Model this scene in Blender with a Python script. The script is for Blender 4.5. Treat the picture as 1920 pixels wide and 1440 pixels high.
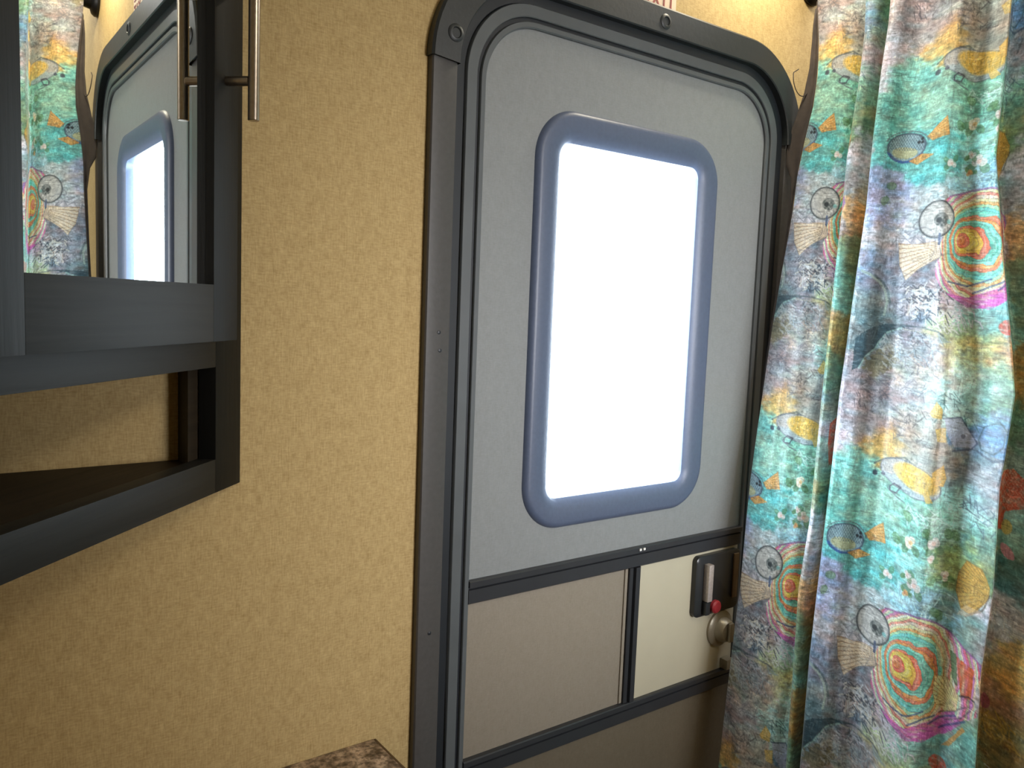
import bpy, bmesh, math, random
import numpy as np
from mathutils import Matrix, Vector

# ------------------------------------------------------------------ scene
for o in list(bpy.data.objects):
    bpy.data.objects.remove(o)
SC = bpy.context.scene
COL = SC.collection
EYE = 1.40                      # eye height above the floor; door wall is the plane y = 0

# camera
YAW, PITCH, ROLL, FPX = 0.6385664623807991, -0.09511836700952746, 0.03848186464995422, 1515.03
def make_camera():
    cd = bpy.data.cameras.new('camera')
    cam = bpy.data.objects.new('camera', cd); COL.objects.link(cam)
    cy, sy, cp, sp = math.cos(YAW), math.sin(YAW), math.cos(PITCH), math.sin(PITCH)
    f = Vector((sy*cp, cy*cp, sp)); r = Vector((cy, -sy, 0)); u = r.cross(f)
    c, s = math.cos(ROLL), math.sin(ROLL)
    r2 = c*r + s*u; u2 = -s*r + c*u
    m = Matrix((r2, u2, -f)).transposed().to_4x4()
    m.translation = Vector((0, -0.85, EYE))
    cam.matrix_world = m
    cd.sensor_fit = 'HORIZONTAL'; cd.sensor_width = 36.0; cd.lens = FPX/1920*36.0
    cd.clip_start = 0.01
    SC.camera = cam
make_camera()

# view, world, lights
SC.view_settings.view_transform = 'Standard'
SC.view_settings.look = 'None'
SC.view_settings.exposure = 0.0
SC.view_settings.gamma = 1.0
SC.view_settings.use_curve_mapping = False
PANE_EMISSION = 21.0
PANE_COLOR = (0.80, 0.92, 1.0)

w = bpy.data.worlds.new('sky'); SC.world = w; w.use_nodes = True
w.node_tree.nodes['Background'].inputs[0].default_value = (0.80, 0.90, 1.0, 1)
w.node_tree.nodes['Background'].inputs[1].default_value = 1.5

def area_light(name, loc, target, size, size_y, power, color):
    l = bpy.data.lights.new(name, 'AREA'); l.shape = 'RECTANGLE'
    l.size = size; l.size_y = size_y; l.energy = power; l.color = color
    o = bpy.data.objects.new(name, l); COL.objects.link(o)
    o.location = loc
    d = Vector(target) - Vector(loc)
    o.rotation_euler = d.to_track_quat('-Z', 'Y').to_euler()
    return o
# unseen fill light added behind the camera, two ceiling lamps and the skylight over the shower
fill = area_light('room_fill_light', (0.95, -2.20, EYE+0.05), (0.85, 0, EYE-0.14), 0.5, 0.5, 3.0, (0.97, 0.97, 1.0))
fill.data.spread = math.radians(44)
area_light('ceiling_lamp_light', (0.75, -1.10, EYE+0.655), (0.85, -0.85, 0), 0.42, 0.42, 7.2, (1.0, 0.92, 0.78))
area_light('wall_lamp_light', (1.05, -0.075, EYE+0.655), (1.10, -0.02, EYE+0.3), 0.06, 0.06, 2.2, (1.0, 0.90, 0.70))
area_light('shower_skylight', (1.50, -0.26, EYE+0.672), (1.50, -0.26, 0), 0.40, 0.40, 3.5, (0.98, 0.99, 1.0))

# ------------------------------------------------------------------ materials
def lin(c):
    return tuple(((x/255)/12.92 if x/255 <= 0.04045 else ((x/255+0.055)/1.055)**2.4) for x in c)

def mat_base(name):
    m = bpy.data.materials.new(name); m.use_nodes = True
    nt = m.node_tree; b = nt.nodes['Principled BSDF']
    return m, nt, b
def N(nt, t, **kw):
    n = nt.nodes.new(t)
    for k, v in kw.items():
        if k in n.inputs: n.inputs[k].default_value = v
        else: setattr(n, k, v)
    return n
def ramp(nt, a, b, p0=0.0, p1=1.0):
    r = nt.nodes.new('ShaderNodeValToRGB')
    r.color_ramp.elements[0].position = p0; r.color_ramp.elements[0].color = (*a, 1)
    r.color_ramp.elements[1].position = p1; r.color_ramp.elements[1].color = (*b, 1)
    return r
def coords(nt, scale=(1,1,1), kind='Object', rot=(0,0,0)):
    tc = nt.nodes.new('ShaderNodeTexCoord'); mp = nt.nodes.new('ShaderNodeMapping')
    mp.inputs['Scale'].default_value = scale; mp.inputs['Rotation'].default_value = rot
    nt.links.new(tc.outputs[kind], mp.inputs['Vector'])
    return mp.outputs['Vector']

def m_plain(name, c, rough=0.5, metal=0.0, var=0.12, vscale=30, bump=0.0, spec=0.5, coat=0.0):
    m, nt, b = mat_base(name)
    v = coords(nt)
    n = N(nt, 'ShaderNodeTexNoise', Scale=vscale, Detail=4.0)
    nt.links.new(v, n.inputs['Vector'])
    r = ramp(nt, tuple(x*(1-var) for x in c), tuple(min(1, x*(1+var)) for x in c), 0.3, 0.7)
    nt.links.new(n.outputs['Fac'], r.inputs[0]); nt.links.new(r.outputs[0], b.inputs['Base Color'])
    b.inputs['Roughness'].default_value = rough; b.inputs['Metallic'].default_value = metal
    b.inputs['Specular IOR Level'].default_value = spec
    b.inputs['Coat Weight'].default_value = coat
    if bump:
        bp = N(nt, 'ShaderNodeBump', Strength=bump, Distance=0.002)
        nt.links.new(n.outputs['Fac'], bp.inputs['Height']); nt.links.new(bp.outputs[0], b.inputs['Normal'])
    return m

def m_linen(name, light, dark, rough=0.75, fine=1.0, contrast=1.0, bump=0.25):
    """woven linen wall covering: irregular vertical and horizontal threads"""
    m, nt, b = mat_base(name)
    vv = coords(nt, (620*fine, 620*fine, 95*fine)); vh = coords(nt, (130*fine, 130*fine, 560*fine))
    vb = coords(nt, (90, 90, 60))
    a = N(nt, 'ShaderNodeTexNoise', Scale=1.0, Detail=3.0, Roughness=0.6)
    h = N(nt, 'ShaderNodeTexNoise', Scale=1.0, Detail=3.0, Roughness=0.6)
    c = N(nt, 'ShaderNodeTexNoise', Scale=1.0, Detail=4.0)
    nt.links.new(vv, a.inputs['Vector']); nt.links.new(vh, h.inputs['Vector']); nt.links.new(vb, c.inputs['Vector'])
    ad = N(nt, 'ShaderNodeMath', operation='ADD'); nt.links.new(a.outputs['Fac'], ad.inputs[0]); nt.links.new(h.outputs['Fac'], ad.inputs[1])
    a2 = N(nt, 'ShaderNodeMath', operation='MULTIPLY_ADD'); a2.inputs[1].default_value = 0.6
    nt.links.new(c.outputs['Fac'], a2.inputs[0]); nt.links.new(ad.outputs[0], a2.inputs[2])
    mid = 1.30; wd = 0.42/contrast
    mr = N(nt, 'ShaderNodeMapRange'); mr.inputs['From Min'].default_value = mid-wd; mr.inputs['From Max'].default_value = mid+wd
    nt.links.new(a2.outputs[0], mr.inputs['Value'])
    r = ramp(nt, dark, light); nt.links.new(mr.outputs[0], r.inputs[0])
    nt.links.new(r.outputs[0], b.inputs['Base Color'])
    bp = N(nt, 'ShaderNodeBump', Strength=bump, Distance=0.0006)
    nt.links.new(ad.outputs[0], bp.inputs['Height']); nt.links.new(bp.outputs[0], b.inputs['Normal'])
    b.inputs['Roughness'].default_value = rough; b.inputs['Specular IOR Level'].default_value = 0.25
    return m

def m_wood(name, c, axis='X', rough=0.5):
    m, nt, b = mat_base(name)
    sc = {'X': (3, 60, 60), 'Z': (60, 60, 3)}[axis]
    v = coords(nt, sc)
    n = N(nt, 'ShaderNodeTexNoise', Scale=1.6, Detail=6.0, Roughness=0.62, Distortion=0.6)
    nt.links.new(v, n.inputs['Vector'])
    r = ramp(nt, tuple(x*0.72 for x in c), tuple(x*1.28 for x in c), 0.32, 0.68)
    nt.links.new(n.outputs['Fac'], r.inputs[0]); nt.links.new(r.outputs[0], b.inputs['Base Color'])
    bp = N(nt, 'ShaderNodeBump', Strength=0.35, Distance=0.0008)
    nt.links.new(n.outputs['Fac'], bp.inputs['Height']); nt.links.new(bp.outputs[0], b.inputs['Normal'])
    b.inputs['Roughness'].default_value = rough
    b.inputs['Specular IOR Level'].default_value = 0.2
    return m

def m_granite(name):
    m, nt, b = mat_base(name)
    v = coords(nt)
    vo = N(nt, 'ShaderNodeTexVoronoi', Scale=120.0); n1 = N(nt, 'ShaderNodeTexNoise', Scale=70.0, Detail=6.0); n2 = N(nt, 'ShaderNodeTexNoise', Scale=230.0, Detail=3.0)
    for x in (vo, n1, n2): nt.links.new(v, x.inputs['Vector'])
    r1 = ramp(nt, lin((70, 54, 44)), lin((190, 168, 148)), 0.36, 0.64); nt.links.new(n1.outputs['Fac'], r1.inputs[0])
    r2 = ramp(nt, (0.25, 0.22, 0.2), (1.1, 1.05, 1.0), 0.38, 0.56); nt.links.new(n2.outputs['Fac'], r2.inputs[0])
    mx = N(nt, 'ShaderNodeMix', data_type='RGBA', blend_type='MULTIPLY'); mx.inputs[0].default_value = 0.85
    nt.links.new(r1.outputs[0], mx.inputs[6]); nt.links.new(r2.outputs[0], mx.inputs[7])
    mx2 = N(nt, 'ShaderNodeMix', data_type='RGBA', blend_type='MIX'); mx2.inputs[0].default_value = 0.12
    nt.links.new(mx.outputs[2], mx2.inputs[6]); nt.links.new(r1.outputs[0], mx2.inputs[7])
    nt.links.new(mx2.outputs[2], b.inputs['Base Color'])
    b.inputs['Roughness'].default_value = 0.3
    return m

def m_mirror(name):
    m, nt, b = mat_base(name)
    b.inputs['Base Color'].default_value = (0.86, 0.88, 0.86, 1); b.inputs['Metallic'].default_value = 1.0
    n = N(nt, 'ShaderNodeTexNoise', Scale=8.0); r = ramp(nt, (0.004,)*3, (0.012,)*3)
    nt.links.new(coords(nt), n.inputs['Vector']); nt.links.new(n.outputs['Fac'], r.inputs[0]); nt.links.new(r.outputs[0], b.inputs['Roughness'])
    return m

def m_pane(name):
    """frosted pane with full daylight behind it: it gives off the daylight it diffuses"""
    m, nt, b = mat_base(name)
    b.inputs['Base Color'].default_value = (0.75, 0.78, 0.8, 1); b.inputs['Roughness'].default_value = 0.35
    n = N(nt, 'ShaderNodeTexNoise', Scale=45.0, Detail=3.0); nt.links.new(coords(nt), n.inputs['Vector'])
    r = ramp(nt, tuple(x*0.93 for x in PANE_COLOR), PANE_COLOR, 0.35, 0.65)
    nt.links.new(n.outputs['Fac'], r.inputs[0]); nt.links.new(r.outputs[0], b.inputs['Emission Color'])
    b.inputs['Emission Strength'].default_value = PANE_EMISSION
    return m

def m_cloth(name):
    m, nt, b = mat_base(name)
    at = N(nt, 'ShaderNodeAttribute', attribute_name='print')
    uv = N(nt, 'ShaderNodeAttribute', attribute_name='cloth')
    mp = N(nt, 'ShaderNodeMapping'); mp.inputs['Scale'].default_value = (60, 900, 1); nt.links.new(uv.outputs['Vector'], mp.inputs['Vector'])
    n = N(nt, 'ShaderNodeTexNoise', Scale=1.0, Detail=3.0, Roughness=0.7); nt.links.new(mp.outputs[0], n.inputs['Vector'])
    mp2 = N(nt, 'ShaderNodeMapping'); mp2.inputs['Scale'].default_value = (420, 260, 1); nt.links.new(uv.outputs['Vector'], mp2.inputs['Vector'])
    n2 = N(nt, 'ShaderNodeTexNoise', Scale=1.0, Detail=4.0, Roughness=0.75, Distortion=1.5); nt.links.new(mp2.outputs[0], n2.inputs['Vector'])
    r = ramp(nt, (0.84,)*3, (1.12,)*3, 0.34, 0.62); nt.links.new(n.outputs['Fac'], r.inputs[0])
    r2 = ramp(nt, (0.80,)*3, (1.16,)*3, 0.36, 0.64); nt.links.new(n2.outputs['Fac'], r2.inputs[0])
    mx = N(nt, 'ShaderNodeMix', data_type='RGBA', blend_type='MULTIPLY'); mx.inputs[0].default_value = 1.0
    mx2 = N(nt, 'ShaderNodeMix', data_type='RGBA', blend_type='MULTIPLY'); mx2.inputs[0].default_value = 1.0
    nt.links.new(at.outputs['Color'], mx.inputs[6]); nt.links.new(r.outputs[0], mx.inputs[7])
    nt.links.new(mx.outputs[2], mx2.inputs[6]); nt.links.new(r2.outputs[0], mx2.inputs[7])
    nt.links.new(mx2.outputs[2], b.inputs['Base Color'])
    b.inputs['Roughness'].default_value = 0.42; b.inputs['Specular IOR Level'].default_value = 0.45
    b.inputs['Sheen Weight'].default_value = 0.25
    tr = N(nt, 'ShaderNodeBsdfTranslucent'); nt.links.new(mx2.outputs[2], tr.inputs['Color'])
    ms = N(nt, 'ShaderNodeMixShader'); ms.inputs[0].default_value = 0.30
    out = nt.nodes['Material Output']
    nt.links.new(b.outputs[0], ms.inputs[1]); nt.links.new(tr.outputs[0], ms.inputs[2]); nt.links.new(ms.outputs[0], out.inputs['Surface'])
    return m

M = {}
M['wall'] = m_linen('linen_wall_covering', lin((206, 181, 130)), lin((162, 136, 88)))
M['ceiling'] = m_plain('ceiling_vinyl', lin((214, 200, 172)), 0.7, var=0.03)
M['floor'] = m_plain('floor_vinyl', lin((120, 96, 70)), 0.5, var=0.2, vscale=12)
M['flange'] = m_plain('trim_plastic', lin((72, 70, 69)), 0.45, var=0.08, vscale=160, bump=0.1)
M['cap'] = m_plain('trim_plastic_shaded', lin((38, 42, 44)), 0.45, var=0.08, vscale=160, bump=0.1)  # darker copy of the trim plastic: shade on the head put into colour
M['frame'] = m_plain('door_frame_aluminium', lin((84, 89, 92)), 0.38, var=0.06)
M['gasket'] = m_plain('door_gasket', lin((26, 31, 37)), 0.45, var=0.1)
M['rail'] = m_plain('door_rail', lin((44, 46, 50)), 0.36, var=0.08)
M['panel'] = m_linen('door_panel_grey', lin((138, 142, 144)), lin((126, 129, 129)), 0.42, 1.3, 1.0, 0.1)
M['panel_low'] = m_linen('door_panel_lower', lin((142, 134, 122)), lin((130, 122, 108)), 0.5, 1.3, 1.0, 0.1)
M['panel_low_shaded'] = m_linen('door_panel_lower_shaded', lin((104, 96, 82)), lin((92, 84, 70)), 0.5, 1.3, 1.0, 0.1)  # darker copy of the lower panel: light fall-off put into the colour
M['slider'] = m_plain('slider_panel_cream', lin((186, 180, 158)), 0.45, var=0.02)
M['bezel'] = m_plain('window_bezel_hazed', lin((80, 91, 114)), 0.42, var=0.05, vscale=200, bump=0.1)  # glare haze from the window is mixed into this blue-grey
M['pane'] = m_pane('frosted_pane')
M['wood_h'] = m_wood('charcoal_wood_horizontal', lin((31, 31, 29)), 'X')
M['wood_v'] = m_wood('charcoal_wood_vertical', lin((20, 20, 18)), 'Z')
M['wood_d'] = m_wood('cabinet_inside', lin((46, 38, 28)), 'X', 0.6)
M['mirror'] = m_mirror('mirror_silver')
M['nickel'] = m_plain('brushed_nickel', lin((176, 164, 150)), 0.28, 1.0, var=0.08, vscale=200)
M['granite'] = m_granite('speckled_laminate')
M['counter_edge'] = m_plain('counter_edge', lin((84, 62, 42)), 0.45, var=0.3, vscale=120)
M['cloth'] = m_cloth('printed_curtain_cloth')
M['hem'] = m_plain('curtain_hem_reverse', lin((54, 46, 42)), 0.8, var=0.3, vscale=60)
M['pocket'] = m_plain('curtain_pocket_cloth', lin((150, 142, 146)), 0.8, var=0.25, vscale=40)
M['black'] = m_plain('black_metal', lin((26, 26, 28)), 0.35, 0.4, var=0.1)
M['latch'] = m_plain('latch_black_plastic', lin((38, 40, 42)), 0.3, var=0.1)
M['silver'] = m_plain('latch_silver', lin((200, 190, 184)), 0.4, 0.6, var=0.12, vscale=300)
M['red'] = m_plain('latch_red', lin((150, 40, 48)), 0.45, var=0.1)
M['knob'] = m_plain('knob_grey', lin((150, 142, 124)), 0.35, 0.3, var=0.08)
M['brown'] = m_plain('latch_tape_brown', lin((104, 82, 56)), 0.6, var=0.2)
M['sign'] = m_plain('sign_pale', lin((232, 208, 180)), 0.5, var=0.04)
M['sign_red'] = m_plain('sign_red', lin((150, 70, 62)), 0.5, var=0.06)
M['lamp'] = m_plain('lamp_rim', lin((235, 232, 225)), 0.4, var=0.02)
ml, nt_, b_ = mat_base('lamp_lens'); M['lens'] = ml
b_.inputs['Emission Color'].default_value = (1, 0.84, 0.6, 1); b_.inputs['Emission Strength'].default_value = 3.0
M['white'] = m_plain('white_clip', lin((225, 225, 222)), 0.4, var=0.02)

# ------------------------------------------------------------------ mesh helpers
def link(name, me, mat=None, parent=None):
    o = bpy.data.objects.new(name, me); COL.objects.link(o)
    if mat is not None: me.materials.append(mat)
    if parent is not None: o.parent = parent
    return o
def from_bm(name, bm, mat, parent=None, smooth=True):
    bmesh.ops.recalc_face_normals(bm, faces=bm.faces[:])
    me = bpy.data.meshes.new(name); bm.to_mesh(me); bm.free()
    if smooth:
        me.shade_smooth()
        try: me.set_sharp_from_angle(angle=math.radians(35))
        except Exception: pass
    return link(name, me, mat, parent)
def empty(name, loc=(0,0,0), rz=0):
    o = bpy.data.objects.new(name, None); COL.objects.link(o); o.location = loc; o.rotation_euler = (0, 0, rz)
    o.empty_display_size = 0.05
    return o
def tag(o, label, cat, group=None, kind=None):
    o['label'] = label; o['category'] = cat
    if group: o['group'] = group
    if kind: o['kind'] = kind
    return o
def structure(o):
    o['kind'] = 'structure'; return o

def add_box(bm, x0, x1, y0, y1, z0, z1, bev=0.0):
    vs = [bm.verts.new((x, y, z)) for x in (x0, x1) for y in (y0, y1) for z in (z0, z1)]
    fs = [(0,1,3,2), (4,6,7,5), (0,4,5,1), (2,3,7,6), (0,2,6,4), (1,5,7,3)]
    F = [bm.faces.new([vs[i] for i in f]) for f in fs]
    if bev:
        ed = list({e for f in F for e in f.edges})
        bmesh.ops.bevel(bm, geom=ed, offset=bev, segments=2, profile=0.7, affect='EDGES')
def box(name, x0, x1, y0, y1, z0, z1, mat, parent=None, bev=0.001):
    bm = bmesh.new(); add_box(bm, x0, x1, y0, y1, z0, z1, bev)
    return from_bm(name, bm, mat, parent)
def prism(name, pts, z0, z1, mat, parent=None, bev=0.0):
    """extrude an (x, y) outline between two heights"""
    bm = bmesh.new()
    a = [bm.verts.new((x, y, z0)) for x, y in pts]; b = [bm.verts.new((x, y, z1)) for x, y in pts]
    bm.faces.new(a[::-1]); bm.faces.new(b)
    n = len(pts)
    for i in range(n): bm.faces.new((a[i], a[(i+1) % n], b[(i+1) % n], b[i]))
    if bev: bmesh.ops.bevel(bm, geom=bm.edges[:], offset=bev, segments=2, profile=0.7, affect='EDGES')
    return from_bm(name, bm, mat, parent)
def add_cyl(bm, p0, p1, r0, r1=None, n=24, caps=True):
    r1 = r0 if r1 is None else r1
    p0, p1 = Vector(p0), Vector(p1); d = (p1-p0).normalized()
    a = d.orthogonal().normalized(); b = d.cross(a)
    A = [bm.verts.new(p0 + r0*(math.cos(2*math.pi*i/n)*a + math.sin(2*math.pi*i/n)*b)) for i in range(n)]
    B = [bm.verts.new(p1 + r1*(math.cos(2*math.pi*i/n)*a + math.sin(2*math.pi*i/n)*b)) for i in range(n)]
    for i in range(n): bm.faces.new((A[i], A[(i+1) % n], B[(i+1) % n], B[i]))
    if caps: bm.faces.new(A[::-1]); bm.faces.new(B)
def add_lathe(bm, p, d, prof, n=28):
    """prof: (distance along d, radius)"""
    p, d = Vector(p), Vector(d).normalized(); a = d.orthogonal().normalized(); b = d.cross(a)
    rings = [[bm.verts.new(p + t*d + r*(math.cos(2*math.pi*i/n)*a + math.sin(2*math.pi*i/n)*b)) for i in range(n)] for t, r in prof]
    for A, B in zip(rings, rings[1:]):
        for i in range(n): bm.faces.new((A[i], A[(i+1) % n], B[(i+1) % n], B[i]))
    bm.faces.new(rings[0][::-1]); bm.faces.new(rings[-1])
def add_tube(bm, pts, r, n=8):
    pts = [Vector(p) for p in pts]; rings = []
    for i, p in enumerate(pts):
        d = (pts[min(i+1, len(pts)-1)] - pts[max(i-1, 0)]).normalized()
        a = d.cross(Vector((0.3, 0.9, 0.2))).normalized(); b = d.cross(a)
        rings.append([bm.verts.new(p + r*(math.cos(2*math.pi*k/n)*a + math.sin(2*math.pi*k/n)*b)) for k in range(n)])
    for A, B in zip(rings, rings[1:]):
        for k in range(n): bm.faces.new((A[k], A[(k+1) % n], B[(k+1) % n], B[k]))
    bm.faces.new(rings[0][::-1]); bm.faces.new(rings[-1])
def rr(x0, x1, z0, z1, r, n=14, rb=None):
    """rounded rectangle outline in x, z (rb: radius of the two bottom corners)"""
    rb = r if rb is None else rb
    out = []
    for cx, cz, a0, q in ((x1-r, z1-r, 0, r), (x0+r, z1-r, 90, r), (x0+rb, z0+rb, 180, rb), (x1-rb, z0+rb, 270, rb)):
        for i in range(n+1):
            a = math.radians(a0 + 90*i/n); out.append((cx + q*math.cos(a), cz + q*math.sin(a)))
    return out
def loft(name, loops, mat, parent=None, cap_first=False, cap_last=False, close=False):
    """loops: list of (outline, y); skinned one after the other"""
    bm = bmesh.new()
    R = [[bm.verts.new((x, y, z)) for x, z in L] for L, y in loops]
    pairs = list(zip(R, R[1:])) + ([(R[-1], R[0])] if close else [])
    n = len(R[0])
    for A, B in pairs:
        for i in range(n): bm.faces.new((A[i], A[(i+1) % n], B[(i+1) % n], B[i]))
    if cap_first: bm.faces.new(R[0])
    if cap_last: bm.faces.new(R[-1])
    return from_bm(name, bm, mat, parent)

Z = EYE
FLOOR, CEIL = 0.0, EYE+0.68

# ------------------------------------------------------------------ room shell
XL, XR, YF = -0.32, 1.98, -2.3
_o = rr(XL-0.04, XR+0.04, FLOOR, CEIL, 0.0005, 14); _h = rr(0.516, 1.176, FLOOR+0.02, Z+0.402, 0.118, 14, 0.005)
structure(loft('wall_back', [(_o, 0.0), (_h, 0.0), (_h, 0.045), (_o, 0.045)], M['wall'], close=True))
structure(box('wall_left', XL-0.04, XL, YF, 0.0, FLOOR, CEIL, M['wall'], None, 0))
structure(box('wall_right', XR, XR+0.04, YF, 0.0, FLOOR, CEIL, M['wall'], None, 0))
structure(box('wall_front', XL-0.04, XR+0.04, YF-0.04, YF, FLOOR, CEIL, M['wall'], None, 0))
structure(box('floor', XL-0.04, XR+0.04, YF-0.04, 0.045, FLOOR-0.03, FLOOR, M['floor'], None, 0))
structure(box('ceiling', XL-0.04, XR+0.04, YF-0.04, 0.045, CEIL, CEIL+0.03, M['ceiling'], None, 0))

# ------------------------------------------------------------------ door surround (trim) on the wall
TX0, TX1, TZ1, TZ0 = 0.491, 1.201, Z+0.427, 0.012
def T(d, y, r):      # outline inset by d from the trim's outer edge
    return (rr(TX0+d, TX1-d, TZ0+d, TZ1-d, max(r, 0.004), 18, 0.02), y)
trim = loft('trim_1', [T(0.0, 0.002, 0.140), T(0.0, -0.009, 0.140), T(0.0015, -0.011, 0.1385), T(0.031, -0.0125, 0.112),
                       T(0.0335, -0.011, 0.110), T(0.0345, -0.003, 0.109), T(0.046, -0.002, 0.100), T(0.046, 0.02, 0.100)], M['flange'])
structure(trim)
# the moulded corner-and-head piece that caps the frame above the seam
def arch(name, specs, zmin, mat, parent):
    bm = bmesh.new(); R = []
    n = 18
    for d, y, r in specs:
        x0, x1, z1 = TX0+d, TX1-d, TZ1-d
        L = [(x1, zmin)]
        for cx, a0 in ((x1-r, 0), (x0+r, 90)):
            for i in range(n+1):
                a = math.radians(a0+90*i/n); L.append((cx+r*math.cos(a), z1-r+r*math.sin(a)))
        L.append((x0, zmin))
        R.append([bm.verts.new((x, y, z)) for x, z in L])
    for A, B in list(zip(R, R[1:])) + [(R[-1], R[0])]:
        for i in range(len(A)-1): bm.faces.new((A[i], A[i+1], B[i+1], B[i]))
    bm.faces.new([r_[0] for r_ in R]); bm.faces.new([r_[-1] for r_ in R][::-1])
    return from_bm(name, bm, mat, parent)
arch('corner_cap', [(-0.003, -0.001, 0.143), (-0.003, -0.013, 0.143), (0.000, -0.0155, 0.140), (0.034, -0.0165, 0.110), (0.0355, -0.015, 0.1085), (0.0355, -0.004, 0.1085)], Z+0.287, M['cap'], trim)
# inner seal between surround and door leaf
loft('door_seal', [T(0.0347, -0.0032, 0.1085), T(0.0352, -0.0045, 0.108), T(0.048, -0.0040, 0.098), T(0.0500, -0.001, 0.096), T(0.0500, 0.012, 0.096), T(0.0347, 0.012, 0.1085)], M['gasket'], trim, close=True)
for (sx, sz) in ((0.518, 0.316), (0.865, 0.409)):
    bm = bmesh.new()
    add_lathe(bm, (sx, -0.0155, Z+sz), (0, -1, 0), [(0, 0.0105), (0.0012, 0.0105), (0.0026, 0.0085), (0.0028, 0.0065), (0.0012, 0.0055), (0.0012, 0.001)], 24)
    from_bm('screw_cap', bm, M['cap'], trim)
for (sx, sz) in ((0.5095, -0.034), (0.5115, -0.056), (0.5085, -0.41)):
    bm = bmesh.new(); add_lathe(bm, (sx, -0.0112, Z+sz), (0, -1, 0), [(0, 0.0026), (0.0012, 0.0024), (0.0016, 0.0012)], 12)
    from_bm('screw', bm, M['gasket'], trim)

# ------------------------------------------------------------------ door
door = structure(empty('door_1', (0.846, 0.0, 0.02)))
DL = door.location.copy()
def dpart(o):
    o.parent = door; o.matrix_parent_inverse = Matrix.Translation(-DL); return o
LX0, LX1, LZ1, LZ0 = 0.5415, 1.1505, Z+0.3795, 0.062
def D(d, y, r, rb=0.02):
    return (rr(LX0+d, LX1-d, LZ0+d, LZ1-d, max(r, 0.004), 18, rb), y)
# leaf frame: outer rib, dark groove, inner rib
dpart(loft('door_frame', [D(0, 0.03, 0.100), D(0, -0.005, 0.100), D(0.001, -0.0065, 0.099), D(0.0145, -0.0065, 0.088), D(0.0155, -0.0055, 0.087),
                    D(0.0158, -0.001, 0.087), D(0.0205, -0.001, 0.083), D(0.0208, -0.0055, 0.083), D(0.0215, -0.0065, 0.082), D(0.0270, -0.0065, 0.078), D(0.0285, -0.005, 0.077), D(0.0285, 0.03, 0.077)], M['frame'], close=True))
dpart(loft('frame_groove', [D(0.0159, -0.0008, 0.0869), D(0.0159, -0.0022, 0.0869), D(0.0204, -0.0022, 0.0831), D(0.0204, -0.0008, 0.0831)], M['gasket'], close=True))
PX0, PX1 = 0.570, 1.122
RZ1, RZ0 = Z-0.3555, Z-0.387        # middle rail
QZ1, QZ0 = Z-0.6015, Z-0.632        # lower rail
# upper panel with its window opening
WX0, WX1, WZ0, WZ1 = 0.6535, 1.0095, Z-0.3045, Z+0.2615
def W(d, y, r): return (rr(WX0+d, WX1-d, WZ0+d, WZ1-d, max(r, 0.003), 18), y)
def panel_outline(x0, x1, z0, z1, r):
    return rr(x0, x1, z0, z1, r, 18, 0.003)
up = [(panel_outline(PX0, PX1, RZ1, LZ1-0.0285, 0.077), 0.024), (panel_outline(PX0, PX1, RZ1, LZ1-0.0285, 0.077), -0.0015), W(0.012, -0.0015, 0.05), W(0.012, 0.024, 0.05)]
dpart(loft('upper_panel', up, M['panel'], close=True))
# moulded window bezel: crest, then a slope running in to the pane
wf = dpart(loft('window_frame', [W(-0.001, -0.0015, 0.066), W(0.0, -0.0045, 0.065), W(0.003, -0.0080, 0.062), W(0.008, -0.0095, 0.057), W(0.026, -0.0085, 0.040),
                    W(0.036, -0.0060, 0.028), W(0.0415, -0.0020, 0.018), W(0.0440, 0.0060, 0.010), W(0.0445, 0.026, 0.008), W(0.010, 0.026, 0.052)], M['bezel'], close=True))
p_ = dpart(loft('window_pane', [W(0.040, 0.010, 0.008), W(0.040, 0.016, 0.008)], M['pane'], cap_first=True, cap_last=True))

# rails and mullion, each with a raised lip and a fine groove
def hrail(name, z0, z1):
    bm = bmesh.new()
    prof = [(z0, 0.005), (z0, -0.006), (z0+0.0015, -0.0075), (z1-0.0125, -0.0075), (z1-0.0115, -0.0045), (z1-0.0095, -0.0045), (z1-0.0085, -0.0095), (z1-0.0015, -0.0095), (z1, -0.008), (z1, 0.005)]
    A = [bm.verts.new((PX0-0.001, y, z)) for z, y in prof]; B = [bm.verts.new((PX1+0.001, y, z)) for z, y in prof]
    n = len(prof)
    for i in range(n): bm.faces.new((A[i], A[(i+1) % n], B[(i+1) % n], B[i]))
    bm.faces.new(A[::-1]); bm.faces.new(B)
    return dpart(from_bm(name, bm, M['rail']))
hrail('middle_rail', RZ0, RZ1); hrail('lower_rail', QZ0, QZ1)
bm = bmesh.new()
prof = [(0.8625, 0.004), (0.8625, -0.005), (0.8635, -0.006), (0.8700, -0.006), (0.8710, -0.003), (0.8725, -0.003), (0.8735, -0.009), (0.8825, -0.009), (0.8850, -0.0065), (0.8860, 0.004)]
A = [bm.verts.new((x, y, QZ1+0.0005)) for x, y in prof]; B = [bm.verts.new((x, y, RZ0-0.0005)) for x, y in prof]
for i in range(len(prof)): bm.faces.new((A[i], A[(i+1) % len(prof)], B[(i+1) % len(prof)], B[i]))
bm.faces.new(A[::-1]); bm.faces.new(B)
dpart(from_bm('mullion', bm, M['rail']))
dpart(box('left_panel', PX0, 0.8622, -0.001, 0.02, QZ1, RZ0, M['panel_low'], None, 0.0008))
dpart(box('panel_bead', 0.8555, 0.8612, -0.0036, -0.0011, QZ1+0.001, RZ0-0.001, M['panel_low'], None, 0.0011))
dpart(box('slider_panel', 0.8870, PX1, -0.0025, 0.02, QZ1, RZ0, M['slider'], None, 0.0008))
dpart(box('bottom_panel', PX0, PX1, -0.001, 0.02, 0.095, QZ0, M['panel_low_shaded'], None, 0.0008))
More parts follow.
